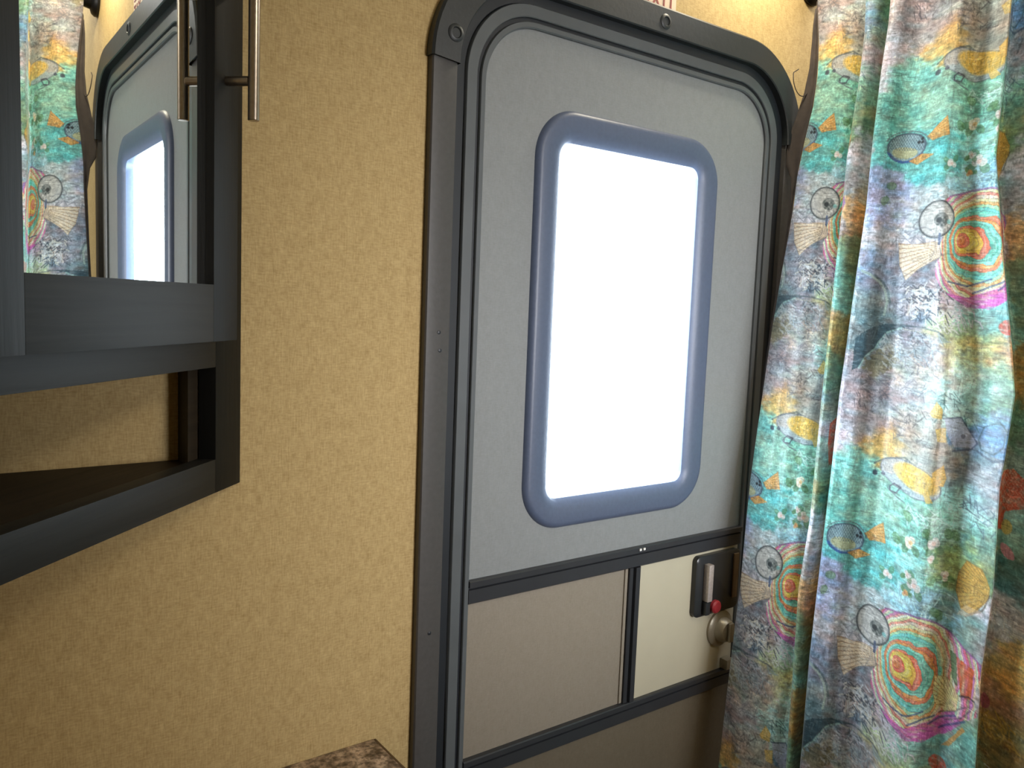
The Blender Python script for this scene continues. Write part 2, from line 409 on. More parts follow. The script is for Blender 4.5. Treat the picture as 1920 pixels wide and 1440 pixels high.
for cx in (0.8780, 0.8860):
    dpart(box('clip', cx-0.0022, cx+0.0022, -0.0115, -0.0096, RZ1-0.0055, RZ1-0.002, M['white'], None, 0.0006))
# outer skin of the door so that no light leaks past the panels
dpart(box('outer_skin', LX0+0.002, LX1-0.002, 0.0303, 0.034, LZ0, LZ1-0.09, M['frame'], None, 0.0))

# latch on the slider panel
lz = Z
latch = dpart(loft('latch_plate', [(rr(1.008, 1.119, lz-0.494, lz-0.392, 0.010, 6), -0.0026), (rr(1.008, 1.119, lz-0.494, lz-0.392, 0.010, 6), -0.0115), (rr(1.011, 1.116, lz-0.491, lz-0.395, 0.008, 6), -0.0135)], M['latch'], cap_first=True, cap_last=True))
def lpart(o):
    o.parent = latch; return o
bm = bmesh.new(); add_box(bm, 1.024, 1.036, -0.0255, -0.0136, lz-0.466, lz-0.404, 0.003); lpart(from_bm('latch_lever', bm, M['silver']))
bm = bmesh.new(); add_box(bm, 1.0235, 1.0345, -0.0235, -0.0136, lz-0.489, lz-0.4665, 0.003); lpart(from_bm('lever_tip', bm, M['latch']))
bm = bmesh.new(); add_lathe(bm, (1.056, -0.0136, lz-0.481), (0, -1, 0), [(0, 0.011), (0.005, 0.011), (0.0075, 0.0085), (0.008, 0.002)], 20); lpart(from_bm('lock_button', bm, M['red']))
lpart(box('strike_tape', 1.098, 1.110, -0.0165, -0.0137, lz-0.474, lz-0.398, M['brown'], None, 0.001))
bm = bmesh.new(); add_lathe(bm, (1.085, -0.0026, lz-0.528), (0, -1, 0), [(0, 0.031), (0.004, 0.031), (0.007, 0.027), (0.008, 0.021), (0.018, 0.019), (0.022, 0.016), (0.023, 0.003)], 32)
kb = dpart(from_bm('deadbolt_knob', bm, M['knob']))
bm = bmesh.new(); add_box(bm, 1.080, 1.090, -0.031, -0.0257, lz-0.544, lz-0.512, 0.0018)
o = from_bm('thumb_turn', bm, M['knob']); o.parent = kb
dpart(box('door_catch', 1.094, 1.112, -0.018, -0.0027, lz-0.600, lz-0.583, M['knob'], None, 0.002))

# ------------------------------------------------------------------ exit sign above the door
sg = box('exit_sign', 0.8225, 0.8985, -0.0022, -0.0002, Z+0.4305, Z+0.4800, M['sign'], None, 0.0004)
tag(sg, 'pale exit sign with red letters on the wall above the door', 'sign')
bm = bmesh.new()
def bar(x0, z0, x1, z1, wd=0.0036):
    a = Vector((x0, 0, z0)); b = Vector((x1, 0, z1)); d = (b-a).normalized(); nrm = Vector((-d.z, 0, d.x))*wd/2
    q = [a+nrm, a-nrm, b-nrm, b+nrm]
    lo = [bm.verts.new((p.x, -0.0022, p.z)) for p in q]; hi = [bm.verts.new((p.x, -0.0028, p.z)) for p in q]
    bm.faces.new(lo[::-1]); bm.faces.new(hi)
    for i in range(4): bm.faces.new((lo[i], lo[(i+1) % 4], hi[(i+1) % 4], hi[i]))
z0, z1 = Z+0.4335, Z+0.4530; g = 0.0015
x = 0.8330; bar(x, z0, x, z1, .003); bar(x, z0+g, x+0.0100, z0+g, .003); bar(x, (z0+z1)/2, x+0.0085, (z0+z1)/2, .003); bar(x, z1-g, x+0.0100, z1-g, .003)
x = 0.8510; bar(x, z0, x+0.0120, z1, .003); bar(x, z1, x+0.0120, z0, .003)
x = 0.8730; bar(x, z0, x, z1, .003)
x = 0.8810; bar(x, z1-g, x+0.0125, z1-g, .003); bar(x+0.0062, z0, x+0.0062, z1, .003)
bar(0.8290, Z+0.4600, 0.8930, Z+0.4600, .002)
from_bm('lettering', bm, M['sign_red'], sg, False)

# ------------------------------------------------------------------ mirror cabinet across the corner
CX = 0.2755
cab = empty('mirror_cabinet', (CX, 0.0, Z-0.197), math.radians(45))
tag(cab, 'dark charcoal corner wall cabinet with mirrored door and open cubby below', 'cabinet')
cz = -(Z-0.197)   # local z = world z + cz
def cp(o): o.parent = cab; return o
def L(z): return Z + z + cz
TOPZ = 0.60
ULEFT = -0.80
wtri = 0.0005
# face frame (local x along the face, local y into the corner)
cp(prism('right_stile', [(-0.052, 0), (0-0.001, 0), (-0.019, 0.018), (-0.052, 0.018)], L(-0.197), L(TOPZ), M['wood_v'], None, 0.0004))
cp(box('bottom_rail', ULEFT+0.02, -0.0521, 0.0, 0.018, L(-0.197), L(-0.163), M['wood_h'], None, 0.0006))
cp(box('middle_rail', ULEFT+0.02, -0.0521, 0.0, 0.018, L(-0.0705), L(-0.025), M['wood_h'], None, 0.0006))
cp(box('top_rail', ULEFT+0.02, -0.0521, 0.0, 0.018, L(0.56), L(TOPZ), M['wood_h'], None, 0.0006))
cp(box('left_stile', -0.4350, -0.3650, 0.0, 0.018, L(-0.163)+0.0005, L(0.56)-0.0005, M['wood_v'], None, 0.0006))
# carcass boards that run back to the two walls
def tri(name, z0, z1, mat, y0=0.0185):
    a = -y0-0.001; far = (ULEFT-0.0)/2.0
    return cp(prism(name, [(a, y0), (-0.4-0.0, 0.4-0.002), (ULEFT+y0+0.02, y0)], L(z0), L(z1), mat, None, 0.0))
tri('cubby_shelf', -0.178, -0.1675, M['wood_d'])
tri('cabinet_bottom', -0.060, -0.048, M['wood_d'])
tri('cabinet_top', 0.575, 0.587, M['wood_d'])
# side panel at right, square to the wall: x = 0.212 .. 0.226
def w2l(x, y):
    dx, dy = x-CX, y; s = 0.70710678
    return ((dx+dy)*s, (-dx+dy)*s)
cp(prism('side_panel', [w2l(0.212, -0.001), w2l(0.2245, -0.001), w2l(0.2245, -0.0250), w2l(0.212, -0.0375)], L(-0.1674), L(0.5748), M['wood_d'], None, 0.0))
# mirrored door, overlaying the frame
cd = cp(empty('cabinet_door', (0, 0, 0)))
def cdp(o): o.parent = cd; return o
F0, F1 = -0.024, -0.0005
DLX, DRX, DB, DT = -0.378, -0.0560, -0.0425, 0.575
cdp(box('door_rail', -0.3333, -0.1002, F0, F1, L(DB), L(0.0098), M['wood_h'], None, 0.0003))
cdp(box('door_rail', -0.3333, -0.1002, F0, F1, L(DT-0.045), L(DT), M['wood_h'], None, 0.0003))
cdp(box('door_stile', -0.1000, DRX, F0, F1, L(DB), L(DT), M['wood_v'], None, 0.0003))
cdp(box('door_stile', DLX, -0.3335, F0, F1, L(DB), L(DT), M['wood_v'], None, 0.0003))
cdp(box('mirror', -0.3333, -0.1002, -0.0156, -0.006, L(0.0100), L(DT-0.0453), M['mirror'], None, 0.0))
bm = bmesh.new(); HX, HO = -0.078, -0.024-0.0265
add_lathe(bm, (HX, HO, L(0.161)), (0, 0, 1), [(0, 0.0045), (0.0006, 0.0052), (0.148, 0.0052), (0.1486, 0.0045)], 24)
h = cdp(from_bm('handle', bm, M['nickel']))
for zz in (0.1965, 0.2737):
    bm = bmesh.new(); add_lathe(bm, (HX, -0.0238, L(zz)), (0, -1, 0), [(0, 0.0045), (0.0225, 0.0045)], 16)
    o = from_bm('handle_post', bm, M['nickel']); o.parent = h
    
# ------------------------------------------------------------------ vanity with its counter
CZ = Z-0.533
ct = prism('counter', [(XL+0.001, -0.0005), (0.440, -0.0005), (0.440, -0.46), (0.425, -0.48), (XL+0.001, -0.48)], CZ-0.030, CZ, M['granite'], None, 0.0022)
tag(ct, 'brown speckled granite-look counter corner against the wall beside the door', 'counter')
bm = bmesh.new(); add_box(bm, 0.4402, 0.4430, -0.46, -0.0008, CZ-0.030, CZ-0.0006, 0.0008)
from_bm('edge_band', bm, M['counter_edge'], ct)
van = empty('vanity_cabinet', (0.05, -0.24, 0.0)); tag(van, 'dark wooden vanity cabinet under the speckled counter', 'cabinet')
def vp(o): o.parent = van; o.matrix_parent_inverse = Matrix.Translation((-0.05, 0.24, 0)); return o
vp(box('body', XL+0.002, 0.415, -0.440, -0.001, 0.0, CZ-0.0305, M['wood_v']))
for x0, x1 in ((XL+0.02, 0.040), (0.048, 0.400)):
    d_ = vp(box('door', x0, x1, -0.458, -0.4405, 0.08, CZ-0.05, M['wood_v']))
    bm = bmesh.new(); xx = x1-0.03 if x0 < 0 else x0+0.03
    add_tube(bm, [(xx, -0.4575, CZ-0.20), (xx, -0.485, CZ-0.195), (xx, -0.485, CZ-0.105), (xx, -0.4575, CZ-0.10)], 0.005)
    o = from_bm('handle', bm, M['nickel']); o.parent = d_

# ------------------------------------------------------------------ ceiling lamps and shower skylight
for lx, ly, lr, lab in ((0.75, -1.10, 0.24, 'large round ceiling lamp in the middle of the room'), (1.05, -0.085, 0.05, 'small round ceiling lamp close to the door wall')):
    bm = bmesh.new(); add_lathe(bm, (lx, ly, CEIL-0.0005), (0, 0, -1), [(0, lr), (0.010, lr), (0.016, lr*0.92), (0.0165, lr*0.84)], 40)
    lampo = tag(from_bm('ceiling_lamp', bm, M['lamp']), lab, 'lamp', 'ceiling lamps')
    bm = bmesh.new(); add_lathe(bm, (lx, ly, CEIL-0.0172), (0, 0, -1), [(0, lr*0.8), (0.003, lr*0.72), (0.005, lr*0.4), (0.0055, 0.004)], 40)
    from_bm('lens', bm, M['lens'], lampo)

# ------------------------------------------------------------------ curtain rod
ROD = (1.222, Z+0.553)
bm = bmesh.new(); add_cyl(bm, (ROD[0], -0.010, ROD[1]), (ROD[0], YF+0.010, ROD[1]), 0.0125, n=24)
rod = tag(from_bm('curtain_rod', bm, M['black']), 'black curtain rod fixed to the wall right of the door', 'curtain rod')
for yy, dd in ((-0.0005, -1), (YF+0.0005, 1)):
    bm = bmesh.new(); add_lathe(bm, (ROD[0], yy, ROD[1]), (0, dd, 0), [(0, 0.032), (0.004, 0.032), (0.009, 0.028), (0.012, 0.020), (0.030, 0.0165), (0.032, 0.0130)], 32)
    from_bm('wall_flange', bm, M['black'], rod)

# ------------------------------------------------------------------ curtain
random.seed(4); rng = np.random.default_rng(11)
XT, XB, ZT, ZB = 1.215, 1.035, 0.54, -0.75
def plane_x(z): return np.minimum(XT + (XT-XB)/(ZT-ZB)*(z-ZT), 1.2015)
LZ = {'L0': [(.56,-.026),(.521,-.028),(.395,-.043),(.343,-.044),(.292,-.038),(.231,-.034),(.179,-.036),(.083,-.033),(-.005,-.031),(-.128,-.032),(-.269,-.034),(-.442,-.046),(-.563,-.050),(-.736,-.058),(-1.3,-.09)],
      'F1': [(.56,-.113),(.496,-.115),(.377,-.121),(.249,-.121),(.172,-.126),(.071,-.131),(-.116,-.141),(-.305,-.153),(-.41,-.152),(-.521,-.163),(-.678,-.177),(-1.3,-.215)],
      'F2': [(.56,-.156),(.485,-.156),(.376,-.156),(.266,-.160),(.169,-.166),(.071,-.167),(-.113,-.170),(-.231,-.176),(-.311,-.179),(-.496,-.187),(-.667,-.200),(-1.3,-.245)],
      'F3': [(.56,-.322),(.437,-.327),(.339,-.332),(.222,-.338),(.077,-.369),(-.02,-.392),(-.087,-.406),(-.204,-.405),(-.33,-.416),(-.433,-.417),(-.557,-.428),(-1.3,-.48)]}
def line(k, z):
    a = np.array(LZ[k])[::-1]; return np.interp(z, a[:,0], a[:,1])
ztop, zfine = ROD[1]-Z+0.022, -0.83
rows = np.concatenate([np.linspace(ztop, zfine, 1180), np.linspace(zfine-0.01, -1.34, 60)])
def controls(z):
    a, b, c, d = (line(k, z) for k in ('L0', 'F1', 'F2', 'F3'))
    w1 = (b-a); w3 = (d-c)
    one = np.ones_like(z)
    P = []       # (y, offset towards the room, print coordinate s)
    def add(y, off, s): P.append((y, off*one, s))
    sA = lambda y: -y-0.38
    sB = lambda y: -y-0.27
    sC = lambda y: -y-0.16
    add(a, 0.000, sA(a)); add(a+w1*0.03, 0.004, sA(a+w1*0.03)); add(a+w1*0.25, 0.010, sA(a+w1*0.25)); add(a+w1*0.5, 0.006, sA(a+w1*0.5)); add(a+w1*0.8, -0.008, sA(a+w1*0.8)); add(a+w1*1.0, -0.024, sA(b))
    add(b-0.012, -0.034, sA(b)+0.03); add(b-0.006, -0.016, sA(b)+0.05); add(b-0.001, 0.004, sB(b)-0.014); add(b+0.001, 0.014, sB(b)-0.004); add(b-0.004, 0.019, sB(b)+0.004)
    w2 = c-b
    add(b+w2*0.45, 0.010, sB(b+w2*0.45)); add(b+w2*0.75, -0.010, sB(b+w2*0.75)); add(b+w2*1.0, -0.028, sB(c)); add(c-0.010, -0.034, sB(c)+0.03); add(c-0.006, -0.014, sB(c)+0.045)
    add(c+0.000, 0.010, sC(c)-0.016); add(c+0.001, 0.022, sC(c)-0.004); add(c-0.004, 0.028, sC(c)+0.004)
    for f, o in ((0.10, 0.022), (0.20, 0.006), (0.32, -0.004), (0.44, 0.008), (0.54, 0.028), (0.61, 0.033), (0.68, 0.022), (0.80, -0.002), (0.90, 0.008)):
        y = c+w3*f; add(y, o, sC(y))
    add(d+0.004, 0.022, sC(d+0.004)); add(d+0.0005, 0.018, sC(d)+0.004); add(d-0.001, 0.006, sC(d)+0.014); add(d-0.003, -0.016, sC(d)+0.034); add(d-0.010, -0.026, sC(d)+0.06)
    for dy, o, ds in ((0.03, -0.018, 0.085), (0.06, -0.004, 0.118), (0.085, 0.004, 0.145), (0.11, -0.01, 0.172), (0.15, -0.03, 0.22), (0.19, 0.01, 0.28), (0.23, -0.03, 0.34), (0.27, 0.01, 0.40), (0.32, -0.03, 0.47), (0.38, 0.0, 0.54)):
        add(d-dy, o, sC(d)+ds)
    return np.array([[p[0], p[1], p[2]] for p in P])      # n_ctrl, 3, n_rows
CTRL = controls(rows)
nc = CTRL.shape[0]
# columns: Catmull-Rom through the controls, more columns where they show
def density():
    seg = []
    mid = CTRL[:, :, 700]
    for i in range(nc-1):
        ln = math.hypot(mid[i+1,0]-mid[i,0], mid[i+1,1]-mid[i,1])
        vis = 1.0 if mid[i,0] > -0.50 else 0.25
        seg.append(max(3, int(round(ln/0.00085*vis))))
    return seg
ts = []
for i, k in enumerate(density()):
    ts += [i + j/k for j in range(k)]
ts.append(nc-1.0); ts = np.array(ts)
i1 = np.minimum(ts.astype(int), nc-2); f = (ts-i1)[:, None, None]
i0 = np.maximum(i1-1, 0); i2 = i1+1; i3 = np.minimum(i1+2, nc-1)
p0, p1, p2, p3 = CTRL[i0], CTRL[i1], CTRL[i2], CTRL[i3]
CR = 0.5*((2*p1) + (-p0+p2)*f + (2*p0-5*p1+4*p2-p3)*f**2 + (-p0+3*p1-3*p2+p3)*f**3)
LIN = p1 + (p2-p1)*f
Yc = CR[:, 0]; OFF = CR[:, 1]; S = LIN[:, 2]                 # cols x rows
Zg = np.broadcast_to(rows[None, :], Yc.shape)
OFF = OFF*np.interp(Zg, [0.44, 0.53], [1.0, 0.28])     # gathered flat where the rod pocket is
# small wrinkles
OFF = OFF + 0.0012*np.sin(S*210 + Zg*9) * np.clip((0.6-Zg), 0.2, 1) + 0.0008*np.sin(Zg*46 + S*60)
X = plane_x(Zg) - 0.88*OFF; Y = Yc - 0.48*OFF
Y = np.minimum(Y, -0.020)
ncol, nrow = Yc.shape
co = np.stack([X, Y, Zg + Z], -1).reshape(-1, 3)
U = S*1370.0                              # print coordinates, about one unit per millimetre of tile artwork
V = (-Zg - 0.10*S)*1295.0

# ---- the print, painted into a colour attribute
PU, PV = 548.0, 738.0
def smooth_noise(u, v, su, sv, seed):
    r = np.random.default_rng(seed); nu, nv = max(2, int(round(PU/su))), max(2, int(round(PV/sv)))
    G = r.random((nu, nv)); a = (u/PU*nu) % nu; b = (v/PV*nv) % nv
    ia = a.astype(int); ib = b.astype(int); fa = a-ia; fb = b-ib; fa = fa*fa*(3-2*fa); fb = fb*fb*(3-2*fb)
    ja = (ia+1) % nu; jb = (ib+1) % nv; ia %= nu; ib %= nv
    return (G[ia, ib]*(1-fa)+G[ja, ib]*fa)*(1-fb) + (G[ia, jb]*(1-fa)+G[ja, jb]*fa)*fb - 0.5
def srgb(c): return np.array(c, float)
def du(u, u0): return (u-u0+PU/2) % PU - PU/2
def dv(v, v0): return (v-v0+PV/2) % PV - PV/2

def paint(u, v):
    n = lambda su, sv, sd: smooth_noise(u, v, su, sv, sd)
    wu = u + 46*n(60, 44, 1) + 34*n(24, 14, 2) + 22*n(9, 5, 51); wv = v + 40*n(60, 40, 3) + 26*n(22, 13, 4) + 16*n(8, 5, 52)
    blobs = [((37.6, 119.6), (154, 147, 158)),((102.5, 127.4), (141, 132, 141)),((146.9, 99.0), (177, 167, 173)),((238.7, 100.4), (174, 215, 216)),((292.1, 80.7), (131, 159, 144)),((94.7, 179.2), (159, 149, 157)),((159.8, 174.4), (178, 173, 165)),((210.8, 200.7), (169, 164, 156)),((113.2, 220.0), (206, 165, 95)),((66.0, 277.5), (129, 192, 185)),((10.8, 239.9), (191, 185, 201)),((40.7, 336.1), (111, 178, 169)),((132.3, 329.0), (138, 183, 167)),((204.8, 316.5), (136, 194, 177)),((260.2, 290.1), (174, 223, 221)),((307.0, 230.9), (125, 138, 147)),((322.0, 325.0), (114, 159, 144)),((61.4, 514.8), (157, 167, 206)),((118.7, 442.8), (102, 187, 188)),((220.1, 406.4), (152, 215, 210)),((294.0, 379.9), (154, 173, 114)),((337.3, 364.3), (116, 149, 129)),((73.7, 581.6), (193, 186, 197)),((119.8, 512.3), (173, 178, 182)),((209.9, 467.3), (164, 206, 220)),((252.4, 478.7), (145, 195, 225)),((301.9, 485.9), (118, 149, 137)),((339.2, 488.1), (164, 164, 171)),((63.5, 657.9), (138, 153, 185)),((125.1, 669.8), (129, 133, 150)),((191.6, 667.2), (167, 155, 179)),((85.7, 744.6), (104, 121, 129)),((148.8, 737.5), (119, 126, 145)),((115.7, 809.9), (154, 147, 129)),((187.4, 766.1), (163, 155, 172)),((253.3, 721.1), (140, 171, 152)),((294.3, 699.2), (126, 191, 204)),((342.6, 677.8), (129, 181, 167)),((365.7, 57.8), (164, 134, 75)),((376.0, 125.0), (114, 145, 114)),((386.2, 191.6), (145, 154, 136)),((409.1, 287.5), (145, 176, 164)),((421.4, 368.0), (88, 128, 125)),((433.5, 447.5), (178, 173, 169)),((444.3, 518.2), (206, 165, 90)),((451.5, 564.9), (173, 127, 99)),((458.5, 611.2), (140, 110, 57)),((54.8, -47.4), (140, 154, 158)),((103.2, -92.5), (125, 125, 135)),((173.1, -55.4), (169, 158, 153)),((221.3, -65.5), (222, 187, 200)),((265.6, -56.5), (129, 195, 185)),((304.8, -38.6), (122, 159, 155)),((268.0, 16.6), (215, 208, 121)),((214.2, 10.8), (182, 184, 127)),((245.2, -7.7), (174, 215, 193)),((269.9, 57.5), (215, 239, 232)),((181.9, 58.8), (183, 173, 159)),((128.2, 53.1), (132, 132, 139)),((313.1, 14.0), (213, 145, 99)),((288.1, -145.1), (200, 186, 190)),((318.6, 48.8), (130, 180, 150)),((326.7, 100.7), (110, 150, 120)),((334.1, 147.9), (108, 145, 190)),((346.8, 228.6), (194, 184, 197)),((366.4, 353.9), (190, 170, 120)),((378.0, 427.9), (220, 210, 222)),((398.4, 557.3), (216, 170, 120)),((409.6, 628.9), (120, 140, 110)),((366.8, 301.4), (139, 174, 152)),((397.5, 497.4), (190, 190, 200))]
    acc = np.zeros(u.shape+(3,)); ws = np.zeros(u.shape) + 1e-9
    for (bu, bv), c in blobs:
        d2 = (du(wu, bu)**2*1.0 + dv(wv, bv)**2*1.5)/(31.0**2)
        g = np.exp(-d2)+ 1e-6/(1+d2); acc += g[..., None]*srgb(c); ws += g
    img = acc/ws[..., None]
    lum = 1.02 + 0.26*n(9, 6, 5) + 0.16*n(20, 4, 6) + 0.24*n(4, 3, 7) + 0.16*n(50, 40, 9)
    img *= lum[..., None]
    hue = n(18, 10, 8)
    img += hue[..., None]*srgb((-26, 10, 22))
    def mix(m, c):
        nonlocal img
        m = np.clip(m, 0, 1)[..., None]; img = img*(1-m) + srgb(c)*m
    def soft(d, wd): return np.clip((wd-d)/1.2+0.5, 0, 1)
    # near-mask helper: works on the subset around a motif
    class Sub:
        def __init__(s, c, R):
            a = du(u, c[0]); b = dv(v, c[1]); s.ix = np.nonzero((np.abs(a) < R) & (np.abs(b) < R))
            s.x = a[s.ix]; s.y = b[s.ix]; s.c = c
        def put(s, m, col):
            m = np.clip(m, 0, 1)[:, None]; col = np.array(col, float)
            img[s.ix] = img[s.ix]*(1-m) + col*m
        def rel(s, p): return (p[0]-s.c[0], p[1]-s.c[1])
        def seg(s, p, q, wd):
            px, py = s.rel(p); qx, qy = s.rel(q); L2 = (qx-px)**2+(qy-py)**2+1e-6
            t = np.clip(((s.x-px)*(qx-px)+(s.y-py)*(qy-py))/L2, 0, 1)
            return soft(np.hypot(s.x-px-t*(qx-px), s.y-py-t*(qy-py)), wd)
        def poly(s, pts):
            P = [s.rel(p) for p in pts]; ins = np.zeros(s.x.shape, bool); k = len(P)
            for i in range(k):
                (xa, ya), (xb, yb) = P[i], P[(i+1) % k]
                if abs(ya-yb) < 1e-6: continue
                ins ^= ((s.y > min(ya, yb)) & (s.y <= max(ya, yb)) & (s.x < (xb-xa)*(s.y-ya)/(yb-ya)+xa))
            return ins.astype(float)
        def outline(s, pts, wd, closed=True):
            m = np.zeros(s.x.shape); k = len(pts)
            for i in range(k if closed else k-1): m = np.maximum(m, s.seg(pts[i], pts[(i+1) % k], wd))
            return m
    def ell(x, y, cx, cy, a, b, rot=0):
        c_, s_ = math.cos(rot), math.sin(rot); X_ = (x-cx)*c_+(y-cy)*s_; Y_ = -(x-cx)*s_+(y-cy)*c_
        return np.hypot(X_/a, Y_/b)
    def gn(s, sd, su=5, sv=3): return smooth_noise(s.x+s.c[0], s.y+s.c[1], su, sv, sd)
    def fan(pts, apex, col, ray, nr=30, R=110, alpha=0.85):
        s = Sub(apex, R); m = s.poly(pts); s.put(m*(alpha+0.35*gn(s, 61, 6, 4)), col)
        ang = np.arctan2(s.y, s.x); rays = np.abs(np.sin(ang*nr*1.7))
        s.put(m*np.clip(1-rays*1.9, 0, 1)*0.85, ray); s.put(s.outline(pts, 0.7)*0.35, ray)
    def blossom(c, R=13, cols=((240, 226, 226), (236, 190, 180)), green=True):
        s = Sub(c, R*2.6)
        if green:
            for k in range(3):
                a = random.random()*6.28; s.put((ell(s.x, s.y, R*1.2*math.cos(a), R*1.1*math.sin(a), R*0.8, R*0.5, a) < 1)*0.55, (84, 128, 78))
        for k in range(4):
            a = random.random()*6.28; s.put(soft(ell(s.x, s.y, R*0.45*math.cos(a), R*0.4*math.sin(a), 1, 1), R*0.5)*0.8, cols[0])
        s.put(soft(np.hypot(s.x, s.y), R*0.3)*0.7, cols[1])
    # scribbled white reeds
    def scribble(c, R, k, col, wd=0.7, al=0.6, ln=26, base=None):
        s = Sub(c, R+ln)
        for _ in range(k):
            a = random.uniform(-R, R)*0.9; b = random.uniform(-R, R)*0.6; th = random.choice([0.5, 2.3, 1.2, 0.2]) + random.uniform(-.4, .4); l = random.uniform(.4, 1)*ln
            p = (c[0]+a, c[1]+b); q = (p[0]+l*math.cos(th), p[1]+l*math.sin(th)); s.put(s.seg(p, q, wd*1.25)*min(1, al*1.4), col)
    def darkarc(c, rx, ry, a0, a1, wd, col, al=0.8):
        s = Sub(c, max(rx, ry)+wd+6); r = ell(s.x, s.y, 0, 0, rx, ry); an = np.degrees(np.arctan2(-s.y, s.x)) % 360
        m = np.clip((wd/rx - np.abs(r-1))*rx/2.0, 0, 1)*((an-a0) % 360 < (a1-a0)); s.put(m*al, col)
    random.seed(8)
    # big dark back-arcs in the water
    s = Sub((79.9, 30.7), 120)
    s.put(s.poly([(32.5, 91.6), (29.0, 32.0), (43.0, 17.7), (63.9, 4.6), (87.5, -3.6), (120.2, -6.0), (152.2, -6.3), (121.1, -1.1), (92.2, 10.8), (77.4, 29.1), (72.0, 44.1), (53.5, 63.3), (43.3, 85.6)])*(0.86+0.5*gn(s, 62, 8, 3)), (44, 68, 80))
    s.put(s.outline([(119.1, 0.1), (92.4, 11.8), (78.7, 29.9), (72.2, 45.0), (54.6, 63.1), (44.5, 85.4)], 1.6, False)*0.75, (150, 186, 180))
    s.put(s.outline([(118.1, -5.7), (158.6, -6.2), (188.0, -2.6), (214.2, 10.8)], 1.5, False)*0.6, (70, 84, 96))
    s.put(s.outline([(123.7, 1.5), (162.2, 3.0), (186.2, 11.1)], 1.2, False)*0.5, (200, 196, 170))
    s.put((ell(s.x, s.y, s.rel((84.6, 70.4))[0], s.rel((84.6, 70.4))[1], 34, 22, -0.5) < 1+0.8*gn(s, 63, 9, 6))*0.6, (104, 94, 66))
    s = Sub((52.1, -62.5), 70)
    s.put(s.outline([(20.2, -96.6), (40.2, -90.1), (60.6, -79.6), (74.7, -63.7), (82.6, -44.4), (80.1, -19.8)], 2.6, False)*0.7, (176, 196, 186))
    s.put(s.outline([(47.1, -90.7), (67.3, -80.2), (81.4, -64.4), (88.5, -43.0)], 2.2, False)*0.55, (70, 96, 100))
    scribble((146.8, -57.4), 46, 46, (60, 62, 74), 0.8, 0.5, 14)
    scribble((158.7, -49.0), 50, 60, (222, 214, 204), 0.8, 0.6, 16)
    scribble((203.3, -25.6), 30, 40, (226, 226, 222), 0.9, 0.65, 14)
    scribble((126.6, 43.5), 50, 40, (176, 178, 184), 0.8, 0.5, 16)
    scribble((123.3, 24.3), 50, 40, (66, 74, 84), 0.8, 0.45, 14)
    scribble((159.8, 673.0), 46, 34, (206, 208, 216), 0.8, 0.6, 24)
    scribble((228.5, 696.5), 40, 34, (222, 216, 228), 0.8, 0.65, 24)
    scribble((153.7, 764.6), 50, 30, (160, 176, 190), 0.7, 0.5, 26)
    scribble((163.0, 691.0), 46, 24, (44, 56, 74), 0.8, 0.5, 22)
    scribble((158.2, 165.0), 50, 34, (96, 90, 92), 0.7, 0.5, 18)
    scribble((241.7, 118.4), 40, 20, (60, 104, 108), 0.7, 0.5, 22)
    scribble((315.2, 282.4), 40, 26, (70, 92, 110), 0.7, 0.5, 24)
    scribble((-40.1, -37.1), 60, 30, (214, 214, 220), 0.9, 0.5, 20)
    scribble((143.6, 80.0), 60, 50, (120, 116, 126), 0.8, 0.5, 16)
    scribble((84.4, 120.9), 50, 40, (96, 92, 104), 0.8, 0.5, 16)
    scribble((115.8, 553.9), 40, 24, (120, 120, 132), 0.7, 0.5, 22)
    scribble((214.6, 313.5), 36, 26, (206, 236, 232), 0.8, 0.6, 26)
    scribble((248.0, 452.4), 36, 20, (196, 236, 240), 0.8, 0.6, 26)
    # ---- rainbow fish
    BODY = [(161.1, 505.8), (180.9, 495.0), (212.8, 484.2), (240.9, 481.5), (269.5, 486.6), (296.0, 495.7), (320.3, 506.9), (350.9, 516.6), (356.1, 526.6), (347.5, 550.9), (346.3, 577.2), (356.4, 595.3), (333.3, 621.0), (318.6, 644.6), (299.3, 665.5), (274.7, 681.9), (250.6, 681.4), (226.8, 674.6), (200.5, 668.6), (179.1, 657.8), (167.2, 640.0), (163.4, 618.3), (173.7, 602.0), (166.4, 585.7), (171.7, 565.8)]
    s = Sub((259.2, 578.2), 175)
    cx, cy = s.rel((202.7, 571.6)); m = s.poly(BODY)
    g = 0.42
    r0 = np.hypot((s.x-cx)/0.62, (s.y-cy)/1.0)
    r = np.hypot((s.x-cx-g*np.clip(r0, 0, 120))/0.70, (s.y-cy-0.05*r0)/1.12) + 6*gn(s, 41, 20, 14) + 3*gn(s, 71, 8, 8)
    pal = [(226,120,60), (236,96,70), (244,214,80), (240,190,70), (232,110,80), (90,190,170), (120,224,206), (240,150,70), (236,120,80), (110,210,190), (100,216,210), (170,230,180), (240,170,90), (240,232,170), (244,214,190), (238,130,110), (226,226,160), (240,240,220), (236,150,150), (214,110,170), (180,220,190), (236,224,196), (214,130,190), (226,90,130), (176,150,120), (206,110,190), (236,190,160), (190,220,190), (220,90,120), (150,110,170)]
    w5 = 5.0
    k = np.clip((r/w5).astype(int), 0, len(pal)-1); col = np.array(pal, float)[k]
    fr = (r/w5) % 1
    s.put(m*(0.92+0.4*gn(s, 72, 5, 9)), col); s.put(m*np.clip(1-np.abs(fr-0.04)*9, 0, 1)*0.55, (110, 80, 90)); s.put(m*np.clip(1-np.abs(fr-0.5)*5, 0, 1)*0.3, (250, 244, 236))
    # lower face: magenta, blue contour
    low = s.poly([(189.3, 666.4), (234.3, 669.9), (281.0, 649.2), (319.1, 613.7), (334.1, 625.9), (311.6, 659.1), (275.3, 685.3), (237.1, 686.4)])
    s.put(low*(0.75+gn(s, 42, 12, 4)), (214, 96, 190))
